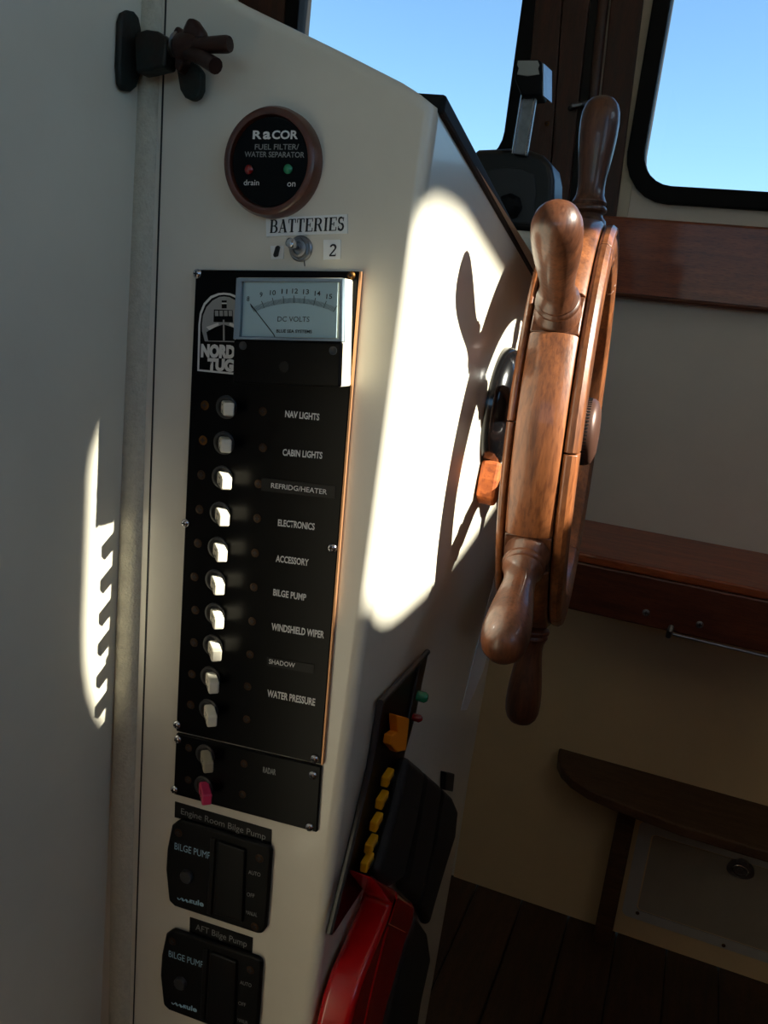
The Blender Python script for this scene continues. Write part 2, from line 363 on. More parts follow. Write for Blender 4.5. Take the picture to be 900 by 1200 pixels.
# upper rail and the ledge
def rail(px, o1, m, nm, lab, cat):
    o = obj(nm, fslab(px, 0, o1, W), m, bevel=.004); return tag(o, lab, cat)
zt_, zb_ = W(800, 261).z, W(800, 357).z; xr0 = W(690, 300).x
rail_ = obj('wall_rail', MB().prism([(xr0, YW - .022, zt_), (XS, YW - .022, zt_), (XS, YW - .022, zb_), (xr0, YW - .022, zb_)], (0, .022, 0)), MAH, bevel=.004)
tag(rail_, 'reddish mahogany rail on the forward wall directly under the right window', 'rail')
obj('bead', MB().tube([(xr0, YW - .024, zb_ + .004), (XS, YW - .024, zb_ + .004)], .004, 8), MAHD, rail_)
zl = W(800, 630).z
def Zp(x, y, z): q = ray(x, y); return O + q * ((z - H) / q.z)
yl = Zp(800, 672, zl).y; zl2 = hit(800, 744, Vector((0, yl, 0)), Vector((0, 1, 0))).z; xl0 = hit(640, 690, Vector((0, yl, 0)), Vector((0, 1, 0))).x
led = thing('ledge', (xl0, YW, zl2), 'long mahogany ledge with screws on its dark front, running right from the wheel', 'ledge')
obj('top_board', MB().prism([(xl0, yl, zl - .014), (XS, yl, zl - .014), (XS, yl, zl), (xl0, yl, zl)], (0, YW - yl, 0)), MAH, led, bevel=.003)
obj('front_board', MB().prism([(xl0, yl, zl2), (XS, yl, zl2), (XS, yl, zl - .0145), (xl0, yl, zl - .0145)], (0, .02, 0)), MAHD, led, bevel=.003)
def LF(x, y, off=0): return hit(x, y, Vector((0, yl - off, 0)), Vector((0, 1, 0)))
for q in ((757, 718), (820, 732)): screw(led, LF(*q, .0002), NF, .0055, CHRW)
obj('rod', MB().tube([LF(788, 743, .004), LF(960, 784, .004)], .0022, 8), CHRW, led)
obj('hook', MB().tube([LF(787, 734, .002), LF(785, 739, .008), LF(783, 746, .003)], [.004, .0045, .004], 8), CHRW, led)
obj('underside', MB().prism([(xl0, yl + .02, zl2 + .002), (XS, yl + .02, zl2 + .002), (XS, yl + .02, zl2 + .012), (xl0, yl + .02, zl2 + .012)], (0, YW - yl - .02, 0)), MAHD, led)
# step shelf with leg
zs_ = W(700, 888).z
shelf = thing('step_shelf', (W(700, 888).x, YW, 0), 'dark teak half-round step board on one leg, against the beige wall at lower right', 'step')
bk = [Vector((W(655, 877).x, YW, zs_)), Vector((.62, YW, zs_))]
fr = [Zp(1010, 1025, zs_), Zp(900, 998, zs_), Zp(800, 968, zs_), Zp(720, 938, zs_), Zp(690, 925, zs_), Zp(670, 912, zs_), Zp(659, 901, zs_), Zp(654, 890, zs_)]
obj('board', MB().prism(bk + [Vector((.62, fr[0].y, zs_))] + fr, (0, 0, -.020)), TEAKD, shelf, bevel=.004, segs=3)
lg = Zp(705, 1101, 0)
obj('leg', MB().prism([(lg.x - .016, lg.y - .014, 0), (lg.x + .016, lg.y - .014, 0), (lg.x + .016, lg.y + .014, 0), (lg.x - .016, lg.y + .014, 0)], (0, 0, zs_ - .020)), TEAKD, shelf, bevel=.003)
# hatch
ha = thing('locker_hatch', W(850, 1100), 'greyish white framed access hatch behind the step shelf leg', 'hatch')
hx0 = W(752, 955).x; hz0 = W(800, 1093).z; hx1 = hx0 + .34; hz1 = hz0 + .20
cx, cz = (hx0 + hx1) / 2, (hz0 + hz1) / 2
HW = mat('hatch_white', (190, 192, 192), .45, var=.15, scale=12); HWD = mat('hatch_door_white', (170, 164, 150), .5, var=.15, scale=10)
o = plate('frame', [rrect(cx, cz, .17, .10, .012), rrect(cx, cz, .146, .081, .008)], .006, (0, YW - .006, 0), (1, 0, 0), (0, 0, 1), (0, 1, 0), HW, ha)
dr = plate('door', [rrect(cx, cz, .1435, .0785, .007)], .005, (0, YW - .005, 0), (1, 0, 0), (0, 0, 1), (0, 1, 0), HWD, ha)
obj('seal', MB().prism([(cx - .146, YW - .001, cz - .081), (cx + .146, YW - .001, cz - .081), (cx + .146, YW - .001, cz + .081), (cx - .146, YW - .001, cz + .081)], (0, .001, 0)), INK, ha)
lc = W(868, 1018, .006)
pts = []
for i in range(28):
    t = 2 * math.pi * i / 28; pts.append((lc.x + .023 * math.cos(t) * (1 - .28 * math.sin(t)), lc.z + .001 + .021 * math.sin(t)))
obj('latch_plate', MB().prism([(a, lc.y, b_) for a, b_ in pts], (0, .002, 0)), CHRW, dr, bevel=.0008)
rg = MB()
rg.tube([(lc.x + .013 * math.cos(t * math.pi / 10), lc.y - .002, lc.z - .003 + .010 * math.sin(t * math.pi / 10)) for t in range(21)], .0014, 8)
obj('pull_ring', rg, CHR, dr)
obj('lock', MB().lathe((lc.x, lc.y, lc.z - .003), NF, [(0, .005), (.003, .005), (.003, .0018), (.001, .0012), (.001, 0)], 14), CHRW, dr)
obj('keeper', MB().tube([(lc.x + .008 * math.cos(t * math.pi / 8), lc.y - .003, lc.z + .012 + .008 * math.sin(t * math.pi / 8)) for t in range(9)], .0018, 8), CHRW, dr)
for q in ((747, 1070), (848, 1108)): screw(ha, W(*q, .0062), NF, .0035, BRS)

# ================================================================== CONSOLE
con = thing('helm_console', (-.2, YF + .1, 0), 'cream gelcoat helm console carrying the gauges, breaker panel and steering wheel', 'console')
end = S(588, 690); top2 = S(622, 316)
tdir = (top2 - EA); te = EA + tdir * ((end.y - EA.y) / tdir.y)
fl_ = [F(100, -102), F(285, 0), F(400, 56), F(480, 97)]; A_ = EA
xb0 = EB + (EB - EA) * ((0 - EB.z) / (EB.z - EA.z))            # front edge at the floor
eb = xb0 + SD * ((end.y - EA.y) / SD.y)
mb = MB()
dz = te.z - EA.z
front_top = fl_ + [A_]; rear_top = [Vector((p.x, end.y, max(te.z, p.z + dz * 1.0 - .03))) for p in fl_] + [te]
fb = [Vector((XL, YF, 0)), xb0]; rb = [Vector((XL, end.y, 0)), eb]
vs = front_top + rear_top + [fb[0], fb[1], rb[0], rb[1]]
n = 5
fs = [(10, 0, 1, 2, 3, 4, 11), (12, 13, 9, 8, 7, 6, 5), (11, 4, 9, 13), (10, 12, 5, 0), (10, 11, 13, 12)] + [(i, i + 5, i + 6, i + 1) for i in range(4)]
mb.add(vs, fs)
obj('body', mb, GEL, con, bevel=.007, segs=6)
for p in bpy.data.objects['body'].data.polygons: p.use_smooth = True
wn_ = bpy.data.objects['body'].modifiers.new('wn', 'WEIGHTED_NORMAL'); wn_.keep_sharp = True
# black edge trim on the dash's sloping top
n1 = Vector((0, 0, 1))
e0, e1 = EA + tdir.normalized() * .0045 + Vector((0, 0, .001)), te
upv = tdir.normalized().cross(SN); upv = upv if upv.z > 0 else -upv
obj('edge_trim', MB().prism([e0 + SN * .0025 - upv * .0035, e1 + SN * .0025 - upv * .0035, e1 + SN * .0025 + upv * .006, e0 + SN * .0025 + upv * .006], -SN * .03), RUB, con, bevel=.002)
# shelf block behind the dash that carries the throttle
zsh = hit(620, 270, Vector((0, .945, 0)), Vector((0, 1, 0))).z
xsh = hit(645, 290, Vector((0, .945, 0)), Vector((0, 1, 0))).x
dsh = tag(obj('dash_shelf', MB().prism([(XL, .945, zsh - .2), (xsh, .945, zsh - .2), (xsh, .945, zsh), (XL, .945, zsh)], (0, .19, 0)), GEL, bevel=.008), 'pale shelf block behind the dash edge, under the engine control box', 'shelf')
obj('painted_light_strip', MB().prism([S(x_, y_, .0012) for x_, y_ in ((581.7, 669.5), (587, 690), (578, 745), (566, 787), (547, 832), (540.6, 832.5))], -SN * .0025), mat('pale_light_paint', (225, 230, 236), .3), con)  # pale strip stands in for light reflected along the console's rear edge
obj('cable_clip', fslab([(523, 905), (533, 907), (531, 928), (522, 926)], 0, .006, S), BLKM, con, bevel=.001)

# ------------------------------------------------------------------ filter gauge
gc = F(322.5, 192.5); rg_ = .0272
g = thing('filter_gauge', gc, 'round black fuel filter gauge in a reddish brown bezel above the battery switch', 'gauge')
obj('bezel', MB().lathe(gc, NF, [(0, rg_), (.005, rg_), (.0075, rg_ - .0012), (.0082, rg_ - .003), (.0078, rg_ - .0046), (.0045, rg_ - .0052), (.0045, .001), (0, .001)], 64), RUST, g)
obj('face_plate', MB().lathe(gc + NF * .0048, NF, [(0, rg_ - .0053), (.0012, rg_ - .0056), (.0012, 0)], 48), BLK, g)
fo = .0062
ptext('R', (296, 162.6), (306.5, 162.6), 9.5, WHT, g, fo, bold=.03); ptext('a', (308, 162.6), (317, 162.6), 12.2, WHT, g, fo, bold=.03)
ptext('COR', (318.5, 162.6), (349, 162.6), 9.5, WHT, g, fo, bold=.03)
ptext('FUEL FILTER/', (298.5, 175.2), (350, 175.2), 6.3, DIM, g, fo); ptext('WATER SEPARATOR', (286.5, 183.8), (356.5, 184.6), 6.3, DIM, g, fo)
ptext('drain', (285.5, 217), (303.5, 217), 6.5, WHT, g, fo, bold=0); ptext('on', (336.5, 218.6), (346, 218.6), 7.5, WHT, g, fo, bold=0)
for q, m_, lb in (((292, 199), REDL, 'dark red lamp'), ((338, 198.4), GRNL, 'green lamp')):
    obj('indicator_lamp', MB().lathe(F(*q, fo), NF, [(0, .0024), (.0008, .0024), (.0018, .0014), (.0021, 0)], 16), m_, g, label=lb)

# ------------------------------------------------------------------ serif strokes for the printed labels
SER = {'B': (['V0', 'H0a', 'H1a', 'H2a', 'C1', 'C2'], 1)}
def serif(s, a, b, hpx, m, parent, off):
    A, B = F(*a, off), F(*b, off); R_ = (B - A); Wd = R_.length; R_ = R_.normalized(); Up = -V5; h = (F(a[0], a[1] - hpx, off) - A).length
    adv = {'B': .82, 'A': .9, 'T': .8, 'E': .8, 'R': .9, 'I': .46, 'S': .68, '2': .6, '1': .45}
    tot = sum(adv[c] for c in s); k = Wd / tot; x = 0; mb = MB()
    def bar(x0, y0, x1, y1, t):
        p, q = A + R_ * (x0 * k) + Up * (y0 * h), A + R_ * (x1 * k) + Up * (y1 * h); dd = (q - p).normalized(); nn = dd.cross(NF).normalized() * t * h / 2
        mb.prism([p - nn, q - nn, q + nn, p + nn], NF * .00012)
    T, t = .17, .07
    def arc(cx, cy, rx, ry, a0, a1, w0, w1, n=9):
        P = []
        for i in range(n + 1):
            an = math.radians(a0 + (a1 - a0) * i / n); ww = w0 + (w1 - w0) * math.sin(math.pi * i / n)
            c_, s_ = math.cos(an), math.sin(an)
            P.append((A + R_ * ((cx + (rx + ww / 2) * c_) * k) + Up * ((cy + (ry + ww / 2) * s_) * h), A + R_ * ((cx + (rx - ww / 2) * c_) * k) + Up * ((cy + (ry - ww / 2) * s_) * h)))
        for (p0, p1), (q0, q1) in zip(P, P[1:]): mb.prism([p0, q0, q1, p1], NF * .00012)
    for c in s:
        w_ = adv[c] - .12; x0 = x + .06
        def Vst(xx, T=T): bar(xx, 0, xx, 1, T * h / k * 0 + T); 
        def sfoot(xx, yy, ww=.3): bar(xx - ww / 2, yy, xx + ww / 2, yy, .06)
        if c in 'BRE':
            bar(x0 + .14, 0, x0 + .14, 1, T); bar(x0, .03, x0 + (.4 if c != 'R' else .28), .03, .06); bar(x0, .97, x0 + .4, .97, .06)
        if c == 'B': arc(x0 + .38, .75, .2, .21, 90, -90, .05, .17); arc(x0 + .38, .27, .26, .24, 90, -90, .05, .18); bar(x0 + .14, .52, x0 + .4, .52, .06)
        if c == 'R': arc(x0 + .38, .74, .22, .22, 90, -90, .05, .17); bar(x0 + .14, .51, x0 + .4, .51, .06); bar(x0 + .42, .5, x0 + .66, .04, .15); sfoot(x0 + .68, .03, .2)
        if c == 'E':
            for yy in (.03, .97): bar(x0 + .1, yy, x0 + w_ - .02, yy, .06)
            bar(x0 + w_ - .03, .03, x0 + w_ - .03, .27, .06); bar(x0 + w_ - .05, .97, x0 + w_ - .05, .75, .06); bar(x0 + .14, .5, x0 + .42, .5, .06); bar(x0 + .43, .36, x0 + .43, .64, .06)
        if c == 'I': bar(x0 + .17, 0, x0 + .17, 1, T); sfoot(x0 + .17, .03, .34); sfoot(x0 + .17, .97, .34)
        if c == 'T': m_ = x0 + w_ / 2; bar(m_, 0, m_, 1, T); sfoot(m_, .03, .34); bar(x0, .97, x0 + w_, .97, .06); bar(x0 + .03, .97, x0 + .03, .7, .06); bar(x0 + w_ - .03, .97, x0 + w_ - .03, .7, .06)
        if c == 'A': m_ = x0 + w_ / 2; bar(x0 + .1, .03, m_, 1, .06); bar(m_ - .02, 1, x0 + w_ - .12, .03, .17); bar(x0 + .2, .33, x0 + w_ - .2, .33, .06); sfoot(x0 + .1, .03, .24); sfoot(x0 + w_ - .12, .03, .28)
        if c == 'S':
            arc(x0 + .26, .74, .19, .22, 30, 270, .07, .16); arc(x0 + .28, .27, .21, .24, 90, -160, .16, .15); bar(x0 + .47, .7, x0 + .47, .98, .05); bar(x0 + .06, .03, x0 + .06, .32, .05)
        if c == '2': arc(x0 + .24, .72, .18, .24, 165, -30, .1, .15); bar(x0 + .4, .6, x0 + .05, .08, .12); bar(x0 + .02, .06, x0 + .46, .06, .13); bar(x0 + .45, .05, x0 + .45, .24, .05)
        x += adv[c]
    return obj('lettering', mb, m, parent)
lb = tag(obj('label_tape', fslab([(311.5, 255.5), (407, 251), (407, 273.5), (312, 277)], 0, .0006), LBL), 'wide white BATTERIES label above the toggle switch', 'label')
serif('BATTERIES', (315.5, 273.2), (403.5, 270), 15.5, INK, lb, .0008)
lb2 = tag(obj('label_tape', fslab([(379, 281), (399, 280.7), (398.7, 303.5), (378.7, 304.5)], 0, .0006), LBL), 'small square white label marked 2, right of the toggle switch', 'label')
serif('2', (384.5, 300.5), (394.5, 300.2), 14, INK, lb2, .0008)
lb3 = tag(obj('label_tape', fslab([(317, 288), (332.5, 288), (332, 303.3), (317.5, 303.8)], 0, .0006), LBL), 'tiny white label with a dark upright mark, left of the toggle switch', 'label')
obj('dark_mark', fslab([(321, 301.5), (319.6, 299), (322.5, 289), (325, 287.4), (327, 289), (324.5, 300)], .0006, .0024), BLKM, lb3, bevel=.0004)
ts = thing('toggle_switch', F(353, 291), 'round chrome battery toggle switch with its bat lever thrown to the left', 'switch')
c = F(353, 291.5)
obj('collar', MB().lathe(c, NF, [(0, .0066), (.001, .0066), (.0015, .006), (.0015, .0046), (.0035, .0044), (.0037, .0032), (.0026, .003), (.0026, 0)], 32), CHRW, ts)
nut = MB().lathe(c + NF * .001, NF, [(0, .0056), (.0012, .0056), (.0015, .005), (.0015, 0)], 6, smooth=False); obj('hex_nut', nut, CHRW, ts)
l0, l1 = c + NF * .002, F(339, 284, .011)
obj('lever', MB().tube([l0, l0.lerp(l1, .45), l0.lerp(l1, .85), l1, l1 + (l1 - l0) * .08], [.0016, .0018, .0027, .0025, .001], 12), CHR, ts)
obj('scribe_line', fslab([(356, 304), (357, 304), (357.5, 312), (356.6, 312)], 0, .0002), INK, con)

# ------------------------------------------------------------------ main breaker panel
bp_ = thing('breaker_panel', F(290, 880), 'tall black circuit breaker panel with a column of ten white toggles', 'breaker panel')
PT = .0026
obj('face_plate', fslab([(229, 316), (421, 318), (376, 896), (206, 857)], 0, PT), BLK, bp_, bevel=.0006, segs=1)
COPPER = mat('bare_panel_edge', (190, 140, 100), .4, .6)
q = [F(421, 318, PT), F(376, 896, PT)]
obj('worn_edge', MB().prism([q[0] + Vector((.0001, 0, 0)), q[1] + Vector((.0001, 0, 0)), q[1] + Vector((.0011, 0, 0)), q[0] + Vector((.0011, 0, 0))], (0, PT, 0)), COPPER, bp_)
DISC = mat('smoky_disc', (44, 43, 42), .35)
collars = [(266, 477), (263, 519), (261, 559), (258.5, 601), (256, 642), (253, 680), (252.5, 719), (250, 756), (247, 793), (245, 831)]
lscr = [(240, 475), (238, 516), (236, 556.5), (234, 597), (232, 636.5), (228, 676), (229, 715), (227.5, 753), (225, 790), (223.5, 826)]
rscr = [(308, 482), (308, 524.5), (303, 567), (301.5, 607.5), (299, 648), (297.5, 688), (295.5, 728), (293, 767), (290, 804.5), (289, 843)]
FLATS = mat('dark_screw', (58, 38, 20), .5, .7, var=.4, scale=200)
def breaker(par, c0, tone, idx, off):
    c = F(*c0, PT)
    b_ = obj('breaker', MB().lathe(c, NF, [(0, .0066), (.0009, .0066), (.0012, .006), (.0012, .0048), (.0004, .0042), (.0004, 0)], 28), DISC, par)
    # lever leans down (on) or stands straight out (the first ones)
    base = c + NF * .0004; dirn = (NF * 1.0 + V5 * (.0 if off else .12) + U5 * (.72 if off else .86)).normalized(); Lh = .0150
    t1 = (V5 - dirn * V5.dot(dirn)).normalized(); s1 = dirn.cross(t1)
    o = obj('toggle', MB()  .box(base + dirn * Lh / 2, .0030, Lh / 2, .0037, s1, dirn, t1), tone, b_, bevel=.0011, segs=3)
    k = MB()                                  # black ON printing on the lever root
    sl_ = s1 if s1.x < 0 else -s1
    for j in (-1, 1):
        k.box(base + dirn * (Lh * .55) + sl_ * .0030 + t1 * j * .0018, .00008, .0022, .0003, s1, dirn, t1)
        k.box(base + dirn * (Lh * (.55 + .15 * j)) + sl_ * .0030 + t1 * .0018, .00008, .0003, .0013, s1, dirn, t1)
    obj('marking', k, INK, b_)
    return b_
for i, c0 in enumerate(collars): breaker(bp_, c0, CREAM, i, i < 2)
for i, q in enumerate(lscr): screw(bp_, F(*q, PT), NF, .0027, BRS if i < 2 else FLATS, dome=.15)
for i, q in enumerate(rscr): screw(bp_, F(*q, PT), NF, .0025, FLATS, dome=.15)
for q in ((232, 321), (218, 613), (390, 642), (208, 849), (369, 889)): screw(bp_, F(*q, PT), NF, .0027, CHR, name='round_head_screw', dome=.8)
screw(bp_, F(412, 323, PT), NF, .0022, BRS, name='round_head_screw', dome=.8)
po_ = PT + .00015
for s, a, b, h_ in (('NAV LIGHTS', (334, 488.5), (374, 492.5), 7.5), ('CABIN LIGHTS', (331, 533.5), (377.5, 537.5), 7.5), ('ELECTRONICS', (325.5, 616), (368.5, 621), 7.5),
                  ('ACCESSORY', (323, 658), (361.5, 663), 7.5), ('BILGE PUMP', (320, 697.5), (358.5, 704), 7.5), ('WINDSHIELD WIPER', (318, 738), (379.5, 748), 8),
                  ('WATER PRESSURE', (313, 816), (369, 827), 8)):
    ptext(s, a, b, h_, WHT, bp_, po_, bold=.028)
def tape(par, px, s, a, b, h_, o0, nm='label_strip', m=LBLB, tm=DIM):
    t_ = obj(nm, fslab(px, o0, o0 + .0004), m, par)
    ptext(s, a, b, h_, tm, t_, o0 + .0006, bold=.01); return t_
tape(bp_, [(306.5, 560), (393, 570), (392.5, 584.5), (306, 575)], 'REFRIDG/HEATER', (317.5, 571.5), (383, 579.5), 5.8, PT, tm=WHT)
tape(bp_, [(313, 770), (368, 779), (367.5, 789.5), (312.5, 780)], 'SHADOW', (315, 777.5), (345.5, 782.5), 5.4, PT, tm=WHT)
# tug emblem
em = MB(); PO = PT + .0001
def Z2(x, y): return (200 + x / 3.75, 300 + y / 3.75)
def emb(pts, o0, o1, m, nm='emblem'): return obj(nm, fslab([Z2(*p) for p in pts], o0, o1), m, bp_)
arch = [(117, 505), (122, 300), (128, 250), (145, 208), (175, 176), (210, 163), (235, 161), (262, 164), (297, 178), (325, 210), (340, 252), (345, 300), (343, 528)]
GREYW = mat('grey_print', (150, 152, 150), .6)
emb(arch, PT, PO, WHT)
inn = [(125, 498), (129, 380), (130, 300), (136, 255), (152, 215), (180, 186), (212, 172), (235, 170), (260, 173), (292, 187), (317, 216), (331, 256), (336, 300), (335, 518)]
emb(inn, PO, PO + .0001, BLK)
fld = [(150, 375), (138, 330), (137, 300), (142, 262), (158, 224), (184, 196), (214, 180), (235, 178), (258, 181), (286, 196), (310, 224), (324, 262), (328, 300), (326, 340), (318, 380)]
emb(fld, PO + .0001, PO + .0002, GREYW)
e2 = PO + .0002
emb([(157, 335), (180, 318), (210, 308), (232, 300), (256, 308), (286, 318), (310, 335), (300, 372), (290, 374), (165, 372)], e2, e2 + .0001, BLK)
emb([(190, 235), (272, 238), (274, 292), (188, 290)], e2, e2 + .0001, BLK)
for i in range(4): emb([(194 + i * 20, 240), (209 + i * 20, 240), (210 + i * 20, 264), (195 + i * 20, 264)], e2 + .0001, e2 + .0002, GREYW)
emb([(224, 195), (246, 195), (246, 230), (224, 230)], e2, e2 + .0001, BLK); emb([(224, 205), (246, 205), (246, 211), (224, 211)], e2 + .0001, e2 + .0002, WHT)
emb([(156, 312), (208, 293), (212, 303), (170, 326)], e2 + .0001, e2 + .0002, WHT); emb([(260, 293), (312, 312), (298, 326), (256, 303)], e2 + .0001, e2 + .0002, WHT)
emb([(229, 280), (236, 280), (237, 372), (230, 372)], e2 + .0001, e2 + .0002, GREYW)
ptext('NORDIC', Z2(132, 440), Z2(330, 450), 13.5, WHT, bp_, PO + .0003, bold=.07); ptext('TUGS', Z2(160, 498), Z2(305, 507), 12.5, WHT, bp_, PO + .0003, bold=.07)

# lower breaker panel
bp2 = thing('breaker_panel', F(290, 950), 'short black breaker panel marked RADAR with one cream and one pink toggle', 'breaker panel')
obj('face_plate', fslab([(206, 859.5), (376, 898.5), (371, 976), (203, 931)], 0, PT), BLK, bp2, bevel=.0006, segs=1)
breaker(bp2, (241, 884), CREAMD, 0, False)
pk = breaker(bp2, (239, 921), PINK, 0, False)
for q in ((221, 876.5), (220.5, 914), (286, 895), (284, 931)): screw(bp2, F(*q, PT), NF, .0025, FLATS, dome=.15)
for q in ((209, 866), (205, 925), (367, 908), (363, 969)): screw(bp2, F(*q, PT), NF, .0027, CHR, name='round_head_screw', dome=.8)
ptext('RADAR', (308, 905), (323, 908.3), 6.5, DIM, bp2, po_, bold=.03)

# ------------------------------------------------------------------ voltmeter
D = .019
vm = thing('voltmeter', F(340, 450), 'rectangular DC voltmeter with a white dial tinted with painted blue sky reflection at the top of the breaker panel', 'voltmeter')
obj('housing', fslab([(276, 325), (402, 325.5), (399.5, 454), (272.5, 449)], PT, D - .003), CREAM, vm, bevel=.0012)
obj('lower_cover', fslab([(273.5, 397), (400.5, 400.5), (398.5, 454), (272, 449)], D - .003, D), BLK, vm, bevel=.0012)
obj('dial', fslab([(284, 329), (396, 329), (394, 396), (281, 394)], D - .003, D - .0026), DIAL, vm)
fr_ = [(276.5, 325.5), (402, 326), (400.7, 400), (274.2, 396.5)]; fi_ = [(283, 330), (398, 330.5), (397, 397.5), (280, 394.5)]
fm = MB()
for i in range(4):
    j = (i + 1) % 4
    fm.prism([F(*fr_[i], D), F(*fr_[j], D), F(*fi_[j], D), F(*fi_[i], D)], (0, .0028, 0))
obj('lens_frame', fm, mat('grey_clear_frame', (130, 148, 160), .25, coat=.5), vm, bevel=.0004, segs=1)
obj('lens', fslab(fi_, D - .0010, D - .0006), LENS, vm)
dm = D - .0024
def Z5(x, y): return (240 + x / 4.737, 310 + y / 4.737)
def seg(mb, a, b, wd, off=dm):
    p, q = F(*Z5(*a), off), F(*Z5(*b), off); dd = (q - p).normalized(); nn = dd.cross(NF) * wd / 2; mb.prism([p - nn, q - nn, q + nn, p + nn], NF * .00008)
tk = MB(); PV = (495, 640)
def onarc(t, dr=0):
    x = 262 + t * (728 - 262); yy = 186 + 56 * ((x - 495) / 240) ** 2 + 0; dx, dy = x - PV[0], yy - PV[1]; l_ = math.hypot(dx, dy); return (x + dx / l_ * dr, yy + dy / l_ * dr)
for i in range(81):
    t = i / 80; mj = i % 10 == 0; seg(tk, onarc(t, 14 if mj else 0), onarc(t, -28), .00030 if mj else .00013)
obj('scale', tk, INK, vm)
nd = MB(); seg(nd, (252, 218), (383, 388), .0005); seg(nd, (383, 388), (389, 402), .0005); obj('needle', nd, INK, vm)
for s, x_, y_ in (('8', 240, 203), ('9', 312, 180), ('10', 377, 169), ('11', 441, 162), ('12', 500, 160), ('13', 561, 164), ('14', 625, 173), ('15', 690, 190)):
    wd = 7 if len(s) == 1 else 16
    q = Z5(x_, y_); ptext(s, (q[0] - (1.6 if len(s) == 1 else 3.4), q[1]), (q[0] + (1.6 if len(s) == 1 else 3.4), q[1] + .05), 5.6, INK, vm, dm)
ptext('DC VOLTS', Z5(403, 316), Z5(580, 318), 6, INK, vm, dm, bold=0); ptext('BLUE SEA SYSTEMS', Z5(397, 377), Z5(594, 381), 3.6, INK, vm, dm, bold=.03)
for q in (Z5(212, 450), Z5(712, 478)):
    obj('recessed_screw', MB().lathe(F(*q, D), NF, [(0, .0022), (.0003, .0022), (.0003, .0015), (.0001, .0012), (.0001, 0)], 16), GREYP, vm)
    c = F(*q, D + .0001)
obj('zero_screw', MB().lathe(F(333, 430, D), NF, [(0, .0028), (.0003, .0028), (.0003, 0)], 20), RKR, vm)

# ------------------------------------------------------------------ bilge pump switches
def bilge(label):
    t_ = thing('pump_switch', F(255, 1090), label, 'switch')
    B = .004
    out = [(209, 961.5), (312, 990.5), (317, 994), (318, 999), (314, 1060), (311.5, 1088), (306, 1095.5), (301, 1095), (204, 1063), (197, 1056.5), (193.5, 1020), (195, 995), (200.5, 968)]
    pm = mat('pump_switch_black', (5, 5, 6), .5); pm.node_tree.nodes['Principled BSDF'].inputs['Specular IOR Level'].default_value = .2
    obj('face_plate', fslab(out, 0, B), pm, t_, bevel=.0022, segs=3)
    rk = obj('rocker', fslab([(254, 986), (287, 997), (284, 1082), (249, 1071)], B - .001, B + .0022), RKR, t_, bevel=.0012, segs=3)
    obj('channel', fslab([(246, 982), (252.5, 984), (247.5, 1073), (242, 1071)], B - .001, B + .0012), RKR, t_, bevel=.0006, segs=2)
    obj('fuse_knob', MB().lathe(F(220, 1026, B), NF, [(0, .0044), (.0022, .0044), (.003, .0038), (.003, 0)], 28), GREYP, t_)
    ptext('BILGE PUMP', (204.5, 995), (246.5, 1007), 8, PALEB, t_, B + .0002, bold=0); ptext('rule', (222, 1058), (238.5, 1062.5), 6, PALEB, t_, B + .0002, bold=.03)
    sw_ = MB()
    for i in range(3): sw_.tube([F(208 + i * 5 + j * 1.2, 1052 + i * 1.6 + j * .5 + math.sin(j * 1.1) * 1.6, B + .0002) for j in range(7)], .0003, 5)
    obj('logo_squiggle', sw_, PALEB, t_)
    for s, a, b in (('AUTO', (291, 1024), (305, 1027.5)), ('OFF', (289, 1050), (298, 1052.3)), ('MANUAL', (288, 1071), (301, 1074.5))): ptext(s, a, b, 4.6, DIM, t_, B + .0002, bold=0)
    for q in ((209, 976), (304, 1006), (298.5, 1086)): screw(t_, F(*q, B), NF, .0028, FLATS, dome=.15)
    return t_
b1 = bilge('black bilge pump switch panel just under the Engine Room label')
def copy_tree(o, parent=None):
    c_ = o.copy(); COL.objects.link(c_); c_.parent = parent
    for ch in [x_ for x_ in list(COL.objects) if x_.parent is o]: copy_tree(ch, c_)
    return c_
b2 = copy_tree(b1); dlt = F(202, 1088.4) - F(209, 961.5); b2.location = b1.location + dlt; b2['label'] = 'black bilge pump switch panel under the AFT label, lower of the two'
for b_ in (b1, b2): b_['group'] = 'bilge pump switches on the console front'
def ltape(px, s, a, b, h_, lab, m=LBLB):
    o = tag(obj('label_tape', fslab(px, 0, .0006), m), lab, 'label'); ptext(s, a, b, h_, DIM, o, .0008, bold=0)
ltape([(205, 939.5), (318, 972.7), (317.7, 992), (204.5, 957.6)], 'Engine Room Bilge Pump', (212, 953.8), (311, 984.3), 7.2, 'black label tape reading Engine Room Bilge Pump')
ltape([(222.4, 1075), (296, 1099.4), (295, 1118.6), (222, 1092.3)], 'AFT Bilge Pump', (229, 1089.5), (289, 1110), 7.2, 'black label tape reading AFT Bilge Pump, between the two pump switches')

# ------------------------------------------------------------------ wing-nut latch, top left
def Q(x, y): return (130 + x / 5.625, y / 5.625)
la = thing('wing_latch', L(157, 60), 'corroded bronze latch with a wing nut, top left corner over the edge tape', 'latch')
def LP(x, y): return L(*Q(x, y), .004)
fp = [(68, 140), (85, 85), (120, 66), (160, 75), (190, 110), (205, 190), (212, 300), (205, 420), (200, 500), (175, 575), (140, 605), (90, 600), (65, 560), (58, 440)]
obj('flange', MB().prism([LP(*p) for p in fp], (-.0038, 0, 0)), BRZ, la, bevel=.0015, segs=3)
oA = .013
def lug(pts, o0, o1, m, nm, bev=.0016): return obj(nm, fslab([Q(*p) for p in pts], o0, o1), m, la, bevel=bev, segs=3)
lug([(150, 215), (230, 190), (300, 200), (355, 240), (370, 265), (360, 350), (352, 440), (300, 450), (230, 468), (160, 480)], .007, .018, BRZ, 'bracket')
a, b = F(*Q(330, 320), oA), F(*Q(470, 318), oA)
